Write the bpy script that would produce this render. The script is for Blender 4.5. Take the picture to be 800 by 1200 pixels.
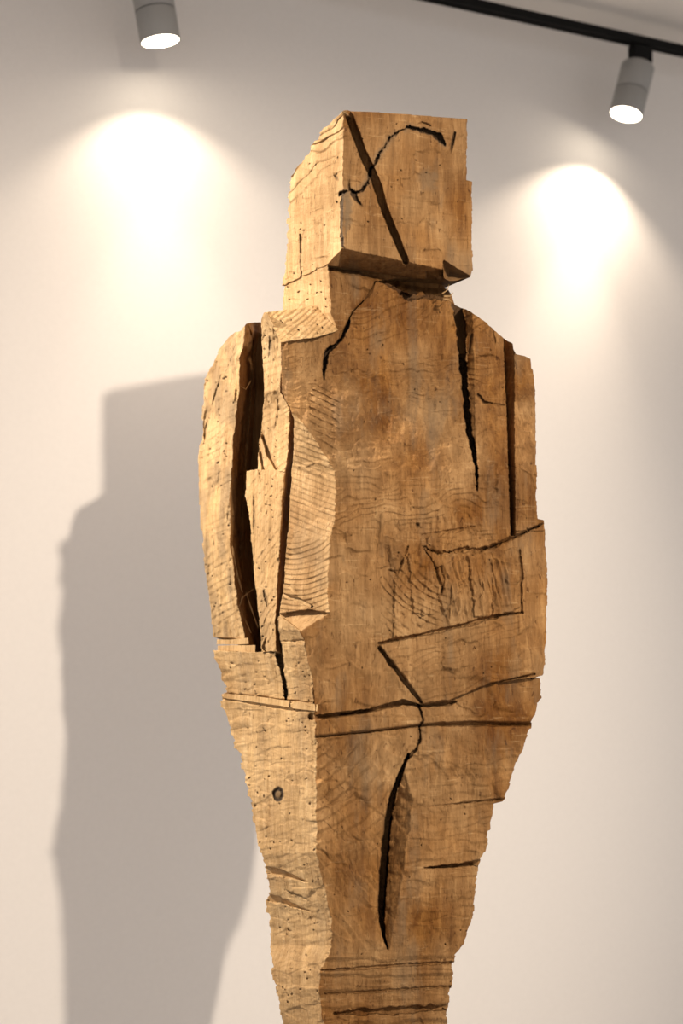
import bpy, bmesh, math
import numpy as np
from mathutils import Vector, Matrix

for o in list(bpy.data.objects):
    bpy.data.objects.remove(o, do_unlink=True)
scene = bpy.context.scene
COL = scene.collection

# ------------------------------------------------------------------ camera
F = 1419.0            # focal length in pixels of the 800x1200 frame
CAMZ = 1.5
Z0 = 1.85             # distance of the sculpture's reference plane
cam_data = bpy.data.cameras.new('camera')
cam = bpy.data.objects.new('camera', cam_data)
COL.objects.link(cam)
cam.location = (0, 0, CAMZ)
cam.rotation_euler = (math.radians(90), 0, 0)
cam_data.sensor_fit = 'VERTICAL'
cam_data.sensor_height = 36.0
cam_data.lens = F / 1200 * 36.0
cam_data.dof.use_dof = True
cam_data.dof.focus_distance = 1.82
cam_data.dof.aperture_fstop = 3.3
cam_data.clip_start = 0.05
scene.camera = cam

# ------------------------------------------------------------------ view, world
vs = scene.view_settings
vs.view_transform = 'Standard'
vs.look = 'None'
vs.gamma = 1.0
vs.use_curve_mapping = False
vs.exposure = 0.0
world = bpy.data.worlds.new('world')
scene.world = world
world.use_nodes = True
bgn = world.node_tree.nodes['Background']
bgn.inputs[0].default_value = (1.0, 0.95, 0.915, 1)
bgn.inputs[1].default_value = 0.80

# ------------------------------------------------------------------ room lamps out of view
def spot(name, loc, target, watts, colr, angle, blend, radius):
    d = bpy.data.lights.new(name, 'SPOT')
    d.energy = watts
    d.color = colr
    d.spot_size = math.radians(angle)
    d.spot_blend = blend
    d.shadow_soft_size = radius
    o = bpy.data.objects.new(name, d)
    COL.objects.link(o)
    o.location = loc
    o.rotation_euler = (Vector(target) - Vector(loc)).to_track_quat('-Z', 'Y').to_euler()
    return o

# ceiling spot of the room behind the camera on the right: throws the figure's shadow on the wall
spot('room_spot_front', (1.72, -1.43, 3.10), (-0.14, 2.6, 1.12), 640, (1.0, 0.86, 0.70), 39, 0.9, 0.045)
# ceiling spot further left on the same track: lights the figure's left side
spot('room_spot_side', (-1.72, 1.80, 2.72), (0.02, 1.80, 1.36), 400, (1.0, 0.89, 0.76), 58, 0.6, 0.045)

# ------------------------------------------------------------------ helpers: materials
def new_mat(name):
    m = bpy.data.materials.new(name)
    m.use_nodes = True
    nt = m.node_tree
    return m, nt, nt.nodes['Principled BSDF']

def simple_mat(name, colr, rough=0.5, metal=0.0, bump=0.0, bscale=200.0):
    m, nt, p = new_mat(name)
    p.inputs['Roughness'].default_value = rough
    p.inputs['Metallic'].default_value = metal
    tc = nt.nodes.new('ShaderNodeTexCoord')
    n = nt.nodes.new('ShaderNodeTexNoise')
    n.inputs['Scale'].default_value = bscale
    n.inputs['Detail'].default_value = 3
    nt.links.new(tc.outputs['Object'], n.inputs['Vector'])
    mx = nt.nodes.new('ShaderNodeMix'); mx.data_type = 'RGBA'
    mx.inputs['A'].default_value = (*colr, 1)
    mx.inputs['B'].default_value = (*[c * 0.94 for c in colr], 1)
    nt.links.new(n.outputs['Fac'], mx.inputs['Factor'])
    nt.links.new(mx.outputs['Result'], p.inputs['Base Color'])
    if bump:
        b = nt.nodes.new('ShaderNodeBump')
        b.inputs['Strength'].default_value = bump
        b.inputs['Distance'].default_value = 0.002
        nt.links.new(n.outputs['Fac'], b.inputs['Height'])
        nt.links.new(b.outputs['Normal'], p.inputs['Normal'])
    return m

def emit_mat(name, colr, strength):
    m = bpy.data.materials.new(name)
    m.use_nodes = True
    nt = m.node_tree
    nt.nodes.clear()
    out = nt.nodes.new('ShaderNodeOutputMaterial')
    e = nt.nodes.new('ShaderNodeEmission')
    e.inputs[0].default_value = (*colr, 1)
    e.inputs[1].default_value = strength
    nt.links.new(e.outputs[0], out.inputs[0])
    return m

M_WALL = simple_mat('wall_paint', (0.81, 0.77, 0.735), 0.9, bump=0.06, bscale=90)
M_CEIL = simple_mat('ceiling_paint', (0.80, 0.77, 0.74), 0.9, bump=0.05, bscale=90)
M_FLOOR = simple_mat('floor_concrete', (0.42, 0.39, 0.36), 0.6, bump=0.1, bscale=25)
M_BLACK = simple_mat('black_metal', (0.004, 0.004, 0.004), 0.7)
M_BLACK.node_tree.nodes['Principled BSDF'].inputs['Specular IOR Level'].default_value = 0.15
M_GREY = simple_mat('grey_white_metal', (0.30, 0.295, 0.285), 0.5)
M_SEAM = simple_mat('grey_seam', (0.12, 0.12, 0.12), 0.6)
M_LENS = emit_mat('lamp_lens', (1.0, 0.87, 0.68), 22.0)
M_PLINTH = simple_mat('plinth_paint', (0.75, 0.74, 0.72), 0.7)

def wood_mat():
    m, nt, p = new_mat('carved_wood')
    N = nt.nodes; Lk = nt.links
    p.inputs['Roughness'].default_value = 0.72
    p.inputs['Specular IOR Level'].default_value = 0.15
    tc = N.new('ShaderNodeTexCoord')
    def mapped(scale, rot=(0, 0, 0)):
        mp = N.new('ShaderNodeMapping')
        mp.inputs['Scale'].default_value = scale
        mp.inputs['Rotation'].default_value = rot
        Lk.new(tc.outputs['Object'], mp.inputs['Vector'])
        return mp.outputs['Vector']
    def noise(vec, scale, detail=4, rough=0.6, dist=0.0):
        n = N.new('ShaderNodeTexNoise')
        n.inputs['Scale'].default_value = scale
        n.inputs['Detail'].default_value = detail
        n.inputs['Roughness'].default_value = rough
        n.inputs['Distortion'].default_value = dist
        Lk.new(vec, n.inputs['Vector'])
        return n.outputs['Fac']
    def ramp(fac, stops):
        r = N.new('ShaderNodeValToRGB')
        els = r.color_ramp.elements
        while len(els) > len(stops):
            els.remove(els[-1])
        while len(els) < len(stops):
            els.new(0.5)
        for e, (ps, c) in zip(els, stops):
            e.position = ps
            e.color = (*c, 1) if len(c) == 3 else c
        Lk.new(fac, r.inputs[0])
        return r.outputs[0]
    def mix(a, b, fac, mode='MIX'):
        x = N.new('ShaderNodeMix'); x.data_type = 'RGBA'; x.blend_type = mode
        if hasattr(fac, 'links'): Lk.new(fac, x.inputs['Factor'])
        else: x.inputs['Factor'].default_value = fac
        for s, v in (('A', a), ('B', b)):
            if hasattr(v, 'links'): Lk.new(v, x.inputs[s])
            else: x.inputs[s].default_value = (*v, 1)
        return x.outputs['Result']
    grain = noise(mapped((26, 26, 2.6)), 3.0, 5, 0.62, 0.6)
    blot = noise(mapped((1, 1, 0.7)), 9.0, 4, 0.55)
    fine = noise(mapped((160, 160, 22)), 2.0, 3, 0.6)
    at = N.new('ShaderNodeAttribute'); at.attribute_name = 'st'
    sep = N.new('ShaderNodeSeparateColor'); Lk.new(at.outputs['Color'], sep.inputs[0])
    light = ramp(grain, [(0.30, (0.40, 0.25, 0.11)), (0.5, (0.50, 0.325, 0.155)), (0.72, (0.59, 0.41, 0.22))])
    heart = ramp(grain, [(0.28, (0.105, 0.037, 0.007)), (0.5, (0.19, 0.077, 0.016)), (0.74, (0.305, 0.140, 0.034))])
    c = mix(heart, light, sep.outputs['Blue'])  # dark front, pale left faces: part of the shading is put into the colour
    bl = ramp(blot, [(0.34, (0.62, 0.55, 0.46)), (0.52, (1, 1, 1)), (0.7, (1.14, 1.12, 1.06))])
    c = mix(c, bl, 0.85, 'MULTIPLY')
    fl = ramp(fine, [(0.30, (0.80, 0.76, 0.70)), (0.55, (1, 1, 1))])
    c = mix(c, fl, 0.6, 'MULTIPLY')
    # thin dark fibres and pale torn fibres lying across each other
    fib = ramp(noise(mapped((210, 210, 9), (0.05, 0.04, 0)), 1.6, 4, 0.7, 0.5), [(0.33, (0.55, 0.48, 0.40)), (0.43, (1, 1, 1))])
    c = mix(c, fib, 0.9, 'MULTIPLY')
    fib2 = ramp(noise(mapped((16, 16, 150), (0.10, 0.22, 0)), 1.5, 4, 0.7, 0.6), [(0.60, (0, 0, 0)), (0.70, (0.10, 0.075, 0.04))])
    c = mix(c, fib2, 0.9, 'ADD')
    fib3 = ramp(noise(mapped((150, 150, 14), (-0.10, -0.12, 0)), 1.5, 4, 0.7, 0.6), [(0.60, (0, 0, 0)), (0.70, (0.09, 0.065, 0.03))])
    c = mix(c, fib3, 0.9, 'ADD')
    fleck = ramp(noise(mapped((1, 1, 0.5)), 150, 2, 0.5), [(0.26, (0.35, 0.28, 0.22)), (0.33, (1, 1, 1))])
    c = mix(c, fleck, 0.8, 'MULTIPLY')
    c = mix(c, (0.17, 0.115, 0.065), sep.outputs['Green'])
    c = mix(c, (0.018, 0.012, 0.009), sep.outputs['Red'])  # resin and knot, plus shade painted into cracks and pits
    Lk.new(c, p.inputs['Base Color'])
    # fine fibre and tear-out relief
    b1 = N.new('ShaderNodeBump'); b1.inputs['Strength'].default_value = 0.7; b1.inputs['Distance'].default_value = 0.0024
    Lk.new(noise(mapped((120, 120, 26)), 2.2, 4, 0.65, 0.4), b1.inputs['Height'])
    b2 = N.new('ShaderNodeBump'); b2.inputs['Strength'].default_value = 0.22; b2.inputs['Distance'].default_value = 0.0018
    Lk.new(noise(mapped((22, 22, 170), (0.12, 0.18, 0)), 1.3, 3, 0.55, 0.3), b2.inputs['Height'])
    Lk.new(b1.outputs['Normal'], b2.inputs['Normal'])
    b3 = N.new('ShaderNodeBump'); b3.inputs['Strength'].default_value = 0.5; b3.inputs['Distance'].default_value = 0.0022
    Lk.new(noise(mapped((70, 70, 60)), 2.4, 6, 0.8, 0.2), b3.inputs['Height'])
    Lk.new(b2.outputs['Normal'], b3.inputs['Normal'])
    Lk.new(b3.outputs['Normal'], p.inputs['Normal'])
    return m
M_WOOD = wood_mat()

# ------------------------------------------------------------------ helpers: scene objects
def link(name, me, mat, parent=None):
    o = bpy.data.objects.new(name, me)
    COL.objects.link(o)
    if mat: me.materials.append(mat)
    if parent: o.parent = parent
    return o

def tag(o, label, cat, group=None):
    o['label'] = label; o['category'] = cat
    if group: o['group'] = group

def bm_mesh(bm, name, smooth=False):
    me = bpy.data.meshes.new(name)
    bmesh.ops.recalc_face_normals(bm, faces=bm.faces)
    bm.to_mesh(me); bm.free()
    if smooth:
        for p in me.polygons: p.use_smooth = True
    return me

def box_bm(bm, c, ax, ay, az, hx, hy, hz, bev=0.0):
    vs_ = []
    for sx in (-1, 1):
        for sy in (-1, 1):
            for sz in (-1, 1):
                vs_.append(bm.verts.new(c + ax * hx * sx + ay * hy * sy + az * hz * sz))
    q = [(0, 1, 3, 2), (4, 6, 7, 5), (0, 4, 5, 1), (2, 3, 7, 6), (0, 2, 6, 4), (1, 5, 7, 3)]
    fs = [bm.faces.new([vs_[i] for i in f]) for f in q]
    if bev:
        es = list({e for f in fs for e in f.edges})
        bmesh.ops.bevel(bm, geom=es, offset=bev, segments=2, affect='EDGES', profile=0.6)

# ------------------------------------------------------------------ the room
TH = math.atan2(706.0, F)                       # wall recedes to the right
WD = Vector((math.cos(TH), math.sin(TH), 0))    # along the wall
WN = Vector((-math.sin(TH), math.cos(TH), 0))   # into the wall
ZL, ZR = 2.72, 3.32
DW = 0.0547 * ZL                                # lamps' distance from the wall
UP = Vector((0, 0, 1))
def at(px, py, z):
    return Vector(((px - 400) / F * z, z, CAMZ + (600 - py) / F * z))
lampL = at(188, 49, ZL)
lampR = at(733, 134.5, ZR)
# wall plane goes through the point DW behind the left lamp
W0 = Vector((lampL.x, lampL.y, 0)) + WN * DW
CEIL = 1.294 + CAMZ + 0.062

def struct(name, bm, mat):
    o = link(name, bm_mesh(bm, name), mat)
    o['kind'] = 'structure'
    return o
bm = bmesh.new()
box_bm(bm, W0 + WD * 0.6 + WN * 0.06 + UP * (CEIL / 2 - 0.08), WD, WN, UP, 5.5, 0.06, CEIL / 2 + 0.16)
struct('wall_back', bm, M_WALL)
bm = bmesh.new()
box_bm(bm, W0 + WD * 0.6 - WN * 0.95 + UP * (CEIL + 0.05), WD, WN, UP, 5.5, 0.95, 0.05)
struct('ceiling', bm, M_CEIL)
bm = bmesh.new()
box_bm(bm, W0 + WD * 0.6 - WN * 2.7 - UP * 0.23, WD, WN, UP, 5.5, 2.7, 0.05)
struct('floor', bm, M_FLOOR)

# ------------------------------------------------------------------ track and spotlights
TRZ = 1.294 + CAMZ
def on_track(p):
    return W0 - WN * DW + WD * ((p - W0).dot(WD)) + UP * (TRZ - W0.z)
bm = bmesh.new()
tc0 = on_track(lampR) - WD * 1.2
TL = 3.4
for (oy, oz, hy, hz) in ((0, 0.006, 0.0165, 0.004), (-0.0140, -0.003, 0.0025, 0.008), (0.0140, -0.003, 0.0025, 0.008),
                         (-0.0085, -0.0095, 0.004, 0.0015), (0.0085, -0.0095, 0.004, 0.0015)):
    box_bm(bm, tc0 + WN * oy + UP * oz, WD, WN, UP, TL, hy, hz)
trk = link('lighting_track', bm_mesh(bm, 'lighting_track'), M_BLACK)
tag(trk, 'long black metal lighting track running under the ceiling', 'track')
for k in (-3.2, -1.9, 2.2, 3.2):          # short hangers between track and ceiling
    bm = bmesh.new()
    box_bm(bm, tc0 + WD * k + UP * (0.009 + (CEIL - TRZ - 0.009) / 2), WD, WN, UP, 0.02, 0.012, (CEIL - TRZ - 0.009) / 2)
    link('hanger', bm_mesh(bm, 'hanger'), M_BLACK, trk)

def lathe(profile, seg=48, cap0=True, cap1=True):
    bm = bmesh.new()
    rings = []
    for r, z in profile:
        rings.append([bm.verts.new((r * math.cos(2 * math.pi * i / seg), r * math.sin(2 * math.pi * i / seg), z)) for i in range(seg)])
    for a, b in zip(rings, rings[1:]):
        for i in range(seg):
            bm.faces.new((a[i], a[(i + 1) % seg], b[(i + 1) % seg], b[i]))
    if cap0: bm.faces.new(rings[0])
    if cap1: bm.faces.new(rings[-1])
    return bm

def spotlight(face, axis, beam, label, watts, cone, blend):
    """face = centre of the lit opening, axis = unit vector the lamp shines along"""
    root = bpy.data.objects.new('track_spotlight', None)
    COL.objects.link(root)
    root.location = face
    tag(root, label, 'spotlight', 'spotlights on the black track')
    rot = (-axis).to_track_quat('Z', 'Y').to_euler()
    R = 0.0455
    def part(name, bm, mat, par=root, smooth=True):
        o = link(name, bm_mesh(bm, name), mat, par)
        if smooth:
            for p in o.data.polygons: p.use_smooth = len(p.vertices) == 4
        o.rotation_euler = rot if par is root else (0, 0, 0)
        return o
    slv = part('sleeve', lathe([(R - 0.0035, 0.003), (R - 0.0035, 0.0), (R - 0.0005, 0.0), (R, 0.0008), (R, 0.066), (R - 0.001, 0.067)], cap0=False), M_GREY)
    part('seam_ring', lathe([(R - 0.0015, 0.067), (R - 0.0015, 0.0695)]), M_SEAM, slv)
    part('housing', lathe([(R - 0.001, 0.0695), (R, 0.0705), (R, 0.142), (R - 0.003, 0.147), (R - 0.010, 0.149)]), M_GREY)
    part('lens', lathe([(R - 0.0042, 0.0024), (R - 0.0042, 0.0016)]), M_LENS)
    top = face - axis * 0.149
    tp = on_track(top)
    bm = bmesh.new()
    box_bm(bm, Vector((tp.x, tp.y, TRZ - 0.036)) - face, WD, WN, UP, 0.031, 0.0155, 0.0215, 0.003)
    ad = part('adapter', bm, M_BLACK, smooth=False)
    ad.rotation_euler = (0, 0, 0)
    # stem between adapter and housing
    a = Vector((tp.x, tp.y, TRZ - 0.056)) - face
    b = top - face + axis * 0.01
    d = (a - b)
    bm = lathe([(0.011, 0), (0.011, d.length)], 20)
    bmesh.ops.transform(bm, matrix=Matrix.Translation(b) @ d.to_track_quat('Z', 'Y').to_matrix().to_4x4(), verts=bm.verts)
    st = part('stem', bm, M_BLACK)
    st.rotation_euler = (0, 0, 0)
    # reflector light: wide cone, and a beam that is stronger towards its axis
    for pw, cn, bl in ((watts, cone, blend), (watts * 1.0, 84, 1.0), (watts * 2.4, 56, 1.0)):
        ld = bpy.data.lights.new('track_spotlight_beam', 'SPOT')
        ld.energy = pw
        ld.color = (1.0, 0.82, 0.63)
        ld.spot_size = math.radians(cn)
        ld.spot_blend = bl
        ld.shadow_soft_size = 0.004
        lo = bpy.data.objects.new('track_spotlight_beam', ld)
        COL.objects.link(lo)
        lo.location = face + axis * 0.006
        lo.rotation_euler = beam.to_track_quat('-Z', 'Y').to_euler()
    return root
axL = Vector((0.165, 0.06, -1)).normalized()
bmL = Vector((0.09, 0.03, -1)).normalized()
bmR = Vector((-0.10, -0.10, -1)).normalized()
axR = Vector((-0.27, -0.13, -1)).normalized()
spotlight(lampL, axL, bmL, 'grey cylinder spotlight at the top left, cut by the picture edge', 7.5, 116, 0.5)
spotlight(lampR, axR, bmR, 'grey cylinder spotlight hanging from the visible end of the black track', 13.0, 116, 0.5)

# ------------------------------------------------------------------ numpy noise
def _hash(ix, iy, seed):
    h = (ix.astype(np.int64) * 374761393 + iy.astype(np.int64) * 668265263 + seed * 974634541) & 0x7fffffff
    h = ((h ^ (h >> 13)) * 1274126177) & 0x7fffffff
    h = ((h ^ (h >> 16)) * 1911520717) & 0x7fffffff
    return ((h ^ (h >> 15)) & 0xffffff) / float(0xffffff)
def vn(x, y, seed=0):
    ix = np.floor(x); iy = np.floor(y)
    fx = x - ix; fy = y - iy
    fx = fx * fx * (3 - 2 * fx); fy = fy * fy * (3 - 2 * fy)
    a = _hash(ix, iy, seed); b = _hash(ix + 1, iy, seed); c = _hash(ix, iy + 1, seed); d = _hash(ix + 1, iy + 1, seed)
    return (a + (b - a) * fx) * (1 - fy) + (c + (d - c) * fx) * fy
def fbm(x, y, seed=0, o=4, g=0.5):
    s = np.zeros_like(x); a = 1.0; t = 0.0
    for k in range(o):
        s += a * vn(x * 2 ** k, y * 2 ** k, seed + 17 * k); t += a; a *= g
    return s / t * 2 - 1
def chips(x, y, sx, sy, seed, amp, tilt):
    """hewn chips: every cell a little tilted plane"""
    u = x / sx + 0.25 * fbm(x / sx * 1.7, y / sy * 1.7, seed + 5, 3); v = y / sy + 0.25 * fbm(x / sx * 1.7 + 9, y / sy * 1.7, seed + 6, 3)
    iu = np.floor(u); iv = np.floor(v)
    best = np.full(x.shape, 1e9); sec = np.full(x.shape, 1e9); out = np.zeros_like(x)
    for di in (-1, 0, 1):
        for dj in (-1, 0, 1):
            cu = iu + di; cv = iv + dj
            px = cu + _hash(cu, cv, seed); py = cv + _hash(cu, cv, seed + 1)
            d = (u - px) ** 2 + (v - py) ** 2
            m = d < best
            val = (_hash(cu, cv, seed + 2) - 0.5) * 2 * amp + tilt * ((u - px) * (_hash(cu, cv, seed + 3) - 0.5) * 2 + (v - py) * (_hash(cu, cv, seed + 4) - 0.5) * 2)
            sec = np.where(m, best, np.minimum(sec, d))
            out = np.where(m, val, out); best = np.where(m, d, best)
    gap = np.sqrt(sec) - np.sqrt(best)
    return out * np.clip(gap / 0.22, 0, 1)
def ss(a, b, x):
    t = np.clip((x - a) / (b - a), 0, 1)
    return t * t * (3 - 2 * t)
def pl(y, pts):
    a = np.array(pts, float)
    return np.interp(y, a[:, 0], a[:, 1])

class Field:
    """depth w (pixels towards the viewer at the reference plane) and stains over x, y"""
    def __init__(s, x, y):
        s.x, s.y = x, y
        s.w = np.zeros_like(x)
        s.red = np.zeros_like(x); s.green = np.zeros_like(x); s.blue = np.zeros_like(x)
    def dist(s, pts, wob=0.8, seed=3, var=0.9):
        x = s.x + wob * fbm(s.x / 4, s.y / 6, seed, 3, 0.7); y = s.y + wob * fbm(s.x / 4 + 31, s.y / 6, seed + 1, 3, 0.7)
        best = np.full(x.shape, 1e9); hw = np.zeros_like(x); side = np.zeros_like(x)
        for a, b in zip(pts, pts[1:]):
            ax, ay, ah = a; bx, by, bh = b
            dx, dy = bx - ax, by - ay
            t = np.clip(((x - ax) * dx + (y - ay) * dy) / (dx * dx + dy * dy), 0, 1)
            d = np.hypot(x - ax - t * dx, y - ay - t * dy)
            m = d < best
            best = np.where(m, d, best); hw = np.where(m, ah + (bh - ah) * t, hw)
            side = np.where(m, (x - ax) * dy - (y - ay) * dx, side)
        hw = hw * (1 - var / 2 + var * vn(s.x / 7, s.y / 7, seed + 90))
        return best, hw, side
    def groove(s, pts, depth, edge=1.2, wob=0.8, seed=3, stain=0.0, sw=1.5, var=0.9):
        d, hw, _ = s.dist(pts, wob, seed, var)
        m = np.clip((hw - d) / edge + 0.5, 0, 1) * np.clip(hw / 0.8, 0, 1)
        s.w -= depth * m
        if stain:
            s.red = np.maximum(s.red, stain * np.clip((hw + sw - d) / sw, 0, 1) * np.clip(hw, 0, 1))  # resin on the head; in other cracks and gaps this paints their shade
        return m
    def bevel(s, pts, slope, right=True, seed=3):
        """surface falls towards the line on one side, over the width given per point"""
        d, hw, side = s.dist(pts, 0.6, seed, 0.15)
        ok = (side > 0) if right else (side < 0)
        s.w -= np.where(ok, np.clip(hw - d, 0, None) * slope, 0)
    def poly(s, pts, wob=0.8, seed=9):
        """signed distance, positive inside"""
        x = s.x + wob * fbm(s.x / 4, s.y / 4, seed, 2); y = s.y + wob * fbm(s.x / 4 + 31, s.y / 4, seed + 1, 2)
        ins = np.zeros(x.shape, bool); best = np.full(x.shape, 1e9)
        n = len(pts)
        for i in range(n):
            ax, ay = pts[i]; bx, by = pts[(i + 1) % n]
            if ay != by:
                c = ((ay > y) != (by > y)) & (x < (bx - ax) * (y - ay) / (by - ay) + ax)
                ins ^= c
            dx, dy = bx - ax, by - ay
            t = np.clip(((x - ax) * dx + (y - ay) * dy) / (dx * dx + dy * dy), 0, 1)
            best = np.minimum(best, np.hypot(x - ax - t * dx, y - ay - t * dy))
        return np.where(ins, best, -best)
    def ripple(s, mask, amp, wl, ang=None, center=None, seed=1, sharp=True, warp=3.0):
        x = s.x + warp * fbm(s.x / 30, s.y / 30, seed, 2); y = s.y + warp * fbm(s.x / 30 + 7, s.y / 30, seed + 1, 2)
        if center: ph = np.hypot(x - center[0], y - center[1])
        else:
            a = math.radians(ang); ph = x * math.cos(a) + y * math.sin(a)
        ph = ph / wl
        k = np.floor(ph); f = ph - k
        am = 0.35 + 0.9 * _hash(k, k * 0 + 3, seed)
        am = am * (0.4 + 0.9 * vn(s.x / 40, s.y / 40, seed + 3))
        v = np.where(f < 0.75, f / 0.75, (1 - f) / 0.25) if sharp else 0.5 - 0.5 * np.cos(2 * np.pi * f)
        s.w += mask * amp * am * (v - 0.5)
    def holes(s, pts, stain=0.8):
        for (hx, hy, r) in pts:
            m = (np.abs(s.x - hx) < 8) & (np.abs(s.y - hy) < 8)
            a_ = (hx * 7.3 + hy * 3.1) % 3.14
            e_ = 0.45 + ((hx * 3.7 + hy * 5.9) % 1.0) * 0.55
            ux, uy = s.x[m] - hx, s.y[m] - hy
            d = np.hypot((ux * math.cos(a_) + uy * math.sin(a_)) * e_, uy * math.cos(a_) - ux * math.sin(a_))
            k = np.clip(1.3 - d / (r * 0.9), 0, 1)
            s.w[m] -= 5 * k
            s.red[m] = np.maximum(s.red[m], stain * k)  # pit shade painted into the colour as well

def to_world(x, y, w):
    z = Z0 * (1 - w / F)
    return np.stack([(x - 400) / F * z, z, CAMZ + (600 - y) / F * z], -1)

BASE = Vector((0.05, 2.0, 0.0))

def notch(y, seed, amp, period):
    """ragged saw-cut outline"""
    k = y / period + 0.6 * vn(y / 40, y * 0, seed)
    i = np.floor(k); f = k - i
    step = (_hash(i, i * 0, seed + 1) - 0.5) * 2
    return amp * (0.7 * step + 0.5 * (f - 0.5) * np.sign(step)) + amp * 0.6 * (vn(y / 2.3, y * 0, seed + 2) - 0.5)

def patch(name, L, R, T, B, fn, back=(0.5, 60), step=0.8, jag=(1.2, 1.2), per=9.0, tjag=0.6, seed=1, parent=None, zmin=None):
    L, R, T, B = [np.array(q, float) for q in (L, R, T, B)]
    H = max(B[:, 1].max() - T[:, 1].min(), 4); Wd = max(R[:, 0].max() - L[:, 0].min(), 4)
    nr = int(H / step) + 2; nc = int(Wd / step) + 2
    s = np.linspace(0, 1, nc)[None, :]; t = np.linspace(0, 1, nr)[:, None]
    tx = T[0, 0] + s * (T[-1, 0] - T[0, 0]); bx = B[0, 0] + s * (B[-1, 0] - B[0, 0])
    ty = np.interp(tx, T[:, 0], T[:, 1]); by = np.interp(bx, B[:, 0], B[:, 1])
    ty = ty + tjag * (vn(tx / 3.0, tx * 0, seed + 40) - 0.5) * 2 + tjag * (vn(tx / 11.0, tx * 0, seed + 43) - 0.5) * 2
    by = by + tjag * (vn(bx / 3.0, bx * 0, seed + 41) - 0.5) * 2
    y = ty + (by - ty) * t
    yl = y[:, 0:1]; yr = y[:, -1:]
    xl = np.interp(yl, L[:, 1], L[:, 0]) + jag[0] * notch(yl, seed + 50, 1.0, per)
    xr = np.interp(yr, R[:, 1], R[:, 0]) + jag[1] * notch(yr, seed + 60, 1.0, per)
    x = xl + (xr - xl) * s
    y = y + 0 * x
    fld = Field(x, y)
    fn(fld)
    w = fld.w
    # closed cross-section: front columns, then round the back through one rear corner
    wl = w[:, :3].mean(1, keepdims=True); wr = w[:, -3:].mean(1, keepdims=True)
    kb = 6
    a = np.linspace(0, 1, kb)[None, 1:]
    rear_x = xl + (xr - xl) * back[0]; rear_w = np.minimum(wl, wr) - back[1]
    ye = 600 + ((yl + yr) / 2 - 600) * (1 - (wl + wr) / 2 / F) / (1 - rear_w / F)
    xb = np.concatenate([xr + (rear_x - xr) * a, rear_x + (xl - rear_x) * a[:, :-1]], 1)
    wb = np.concatenate([wr + (rear_w - wr) * a, rear_w + (wl - rear_w) * a[:, :-1]], 1)
    yb = np.concatenate([yr + (ye - yr) * a, ye + (yl - ye) * a[:, :-1]], 1)
    X = np.concatenate([x, xb], 1); Y = np.concatenate([y, yb], 1); Wt = np.concatenate([w, wb], 1)
    n = X.shape[1]
    co = to_world(X, Y, Wt).reshape(-1, 3) - np.array(BASE)[None, :]
    if zmin is not None: co[:, 2] = np.maximum(co[:, 2], zmin)
    idx = np.arange(nr * n).reshape(nr, n)
    nx = np.roll(idx, -1, axis=1)
    q = np.stack([idx[:-1], idx[1:], nx[1:], nx[:-1]], -1).reshape(-1, 4)
    nq = len(q)
    loops = np.concatenate([q.reshape(-1), idx[0], idx[-1][::-1]]).astype(np.int32)
    starts = np.concatenate([np.arange(nq) * 4, [nq * 4, nq * 4 + n]]).astype(np.int32)
    totals = np.concatenate([np.full(nq, 4), [n, n]]).astype(np.int32)
    me = bpy.data.meshes.new(name)
    me.vertices.add(len(co)); me.vertices.foreach_set('co', co.astype(np.float32).ravel())
    me.loops.add(len(loops)); me.loops.foreach_set('vertex_index', loops)
    me.polygons.add(len(starts)); me.polygons.foreach_set('loop_start', starts)
    try: me.polygons.foreach_set('loop_total', totals)
    except Exception: pass
    sm = np.ones(len(starts), bool); sm[-2:] = False
    me.polygons.foreach_set('use_smooth', sm)
    me.update(calc_edges=True)
    at_ = me.attributes.new('st', 'FLOAT_COLOR', 'POINT')
    def ext(v): return np.concatenate([v, np.repeat(v[:, -1:], xb.shape[1], 1)], 1)
    rgba = np.stack([np.clip(ext(fld.red), 0, 1), np.clip(ext(fld.green), 0, 1), np.clip(ext(fld.blue), 0, 1), np.ones_like(X)], -1).astype(np.float32)
    at_.data.foreach_set('color', rgba.ravel())
    o = link(name, me, M_WOOD, parent)
    return o

# ------------------------------------------------------------------ plinth and sculpture
sculpt = bpy.data.objects.new('wooden_sculpture', None)
COL.objects.link(sculpt)
sculpt.location = BASE
tag(sculpt, 'tall rough chainsaw-carved wooden standing figure with a cube head', 'sculpture')
SF, SL = 0.48, 2.1
SFB, SLB = 0.22, 2.4           # depth slopes of the front and the left faces of the log

def rough(f, left, k=1.0):
    """general hewn relief; left = mask of the left faces"""
    x, y = f.x, f.y
    f.w += k * (2.2 * fbm(x / 26, y / 34, 11, 3) + 0.35 * fbm(x / 3, y / 5, 12, 3, 0.7))
    f.w += left * k * (chips(x, y, 24, 13, 21, 1.2, 3.6) + chips(x, y, 9, 5, 25, 0.5, 1.3))
    f.w += (1 - left) * k * (chips(x, y, 34, 26, 31, 0.6, 4.2) + chips(x, y, 9, 15, 35, 0.3, 0.8))

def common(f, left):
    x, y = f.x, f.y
    f.blue += np.clip(0.22 + 0.75 * left + 0.35 * fbm(x / 45, y / 60, 51, 3), 0, 1)  # left faces paler than the front, side lighting put into the wood colour
    f.green += np.clip(1.1 * fbm(x / 22 + 5, y / 80, 52, 5, 0.6) - 0.18, 0, 0.5) * (1 - 0.3 * left)

def corner(f, xc, wc, sf, sl, seed, ja=2.0):
    """convex edge between a left and a front plane, ragged only at the edge itself"""
    d = f.x - xc
    j = ja * fbm(f.y / 8, f.x / 9, seed, 4, 0.62) * np.exp(-np.abs(d) / 4)
    d = d + j
    f.w = np.where(d > 0, wc - sf * d, wc + sl * d)
    return ss(0.6, -0.6, d)

rng = np.random.RandomState(7)

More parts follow.
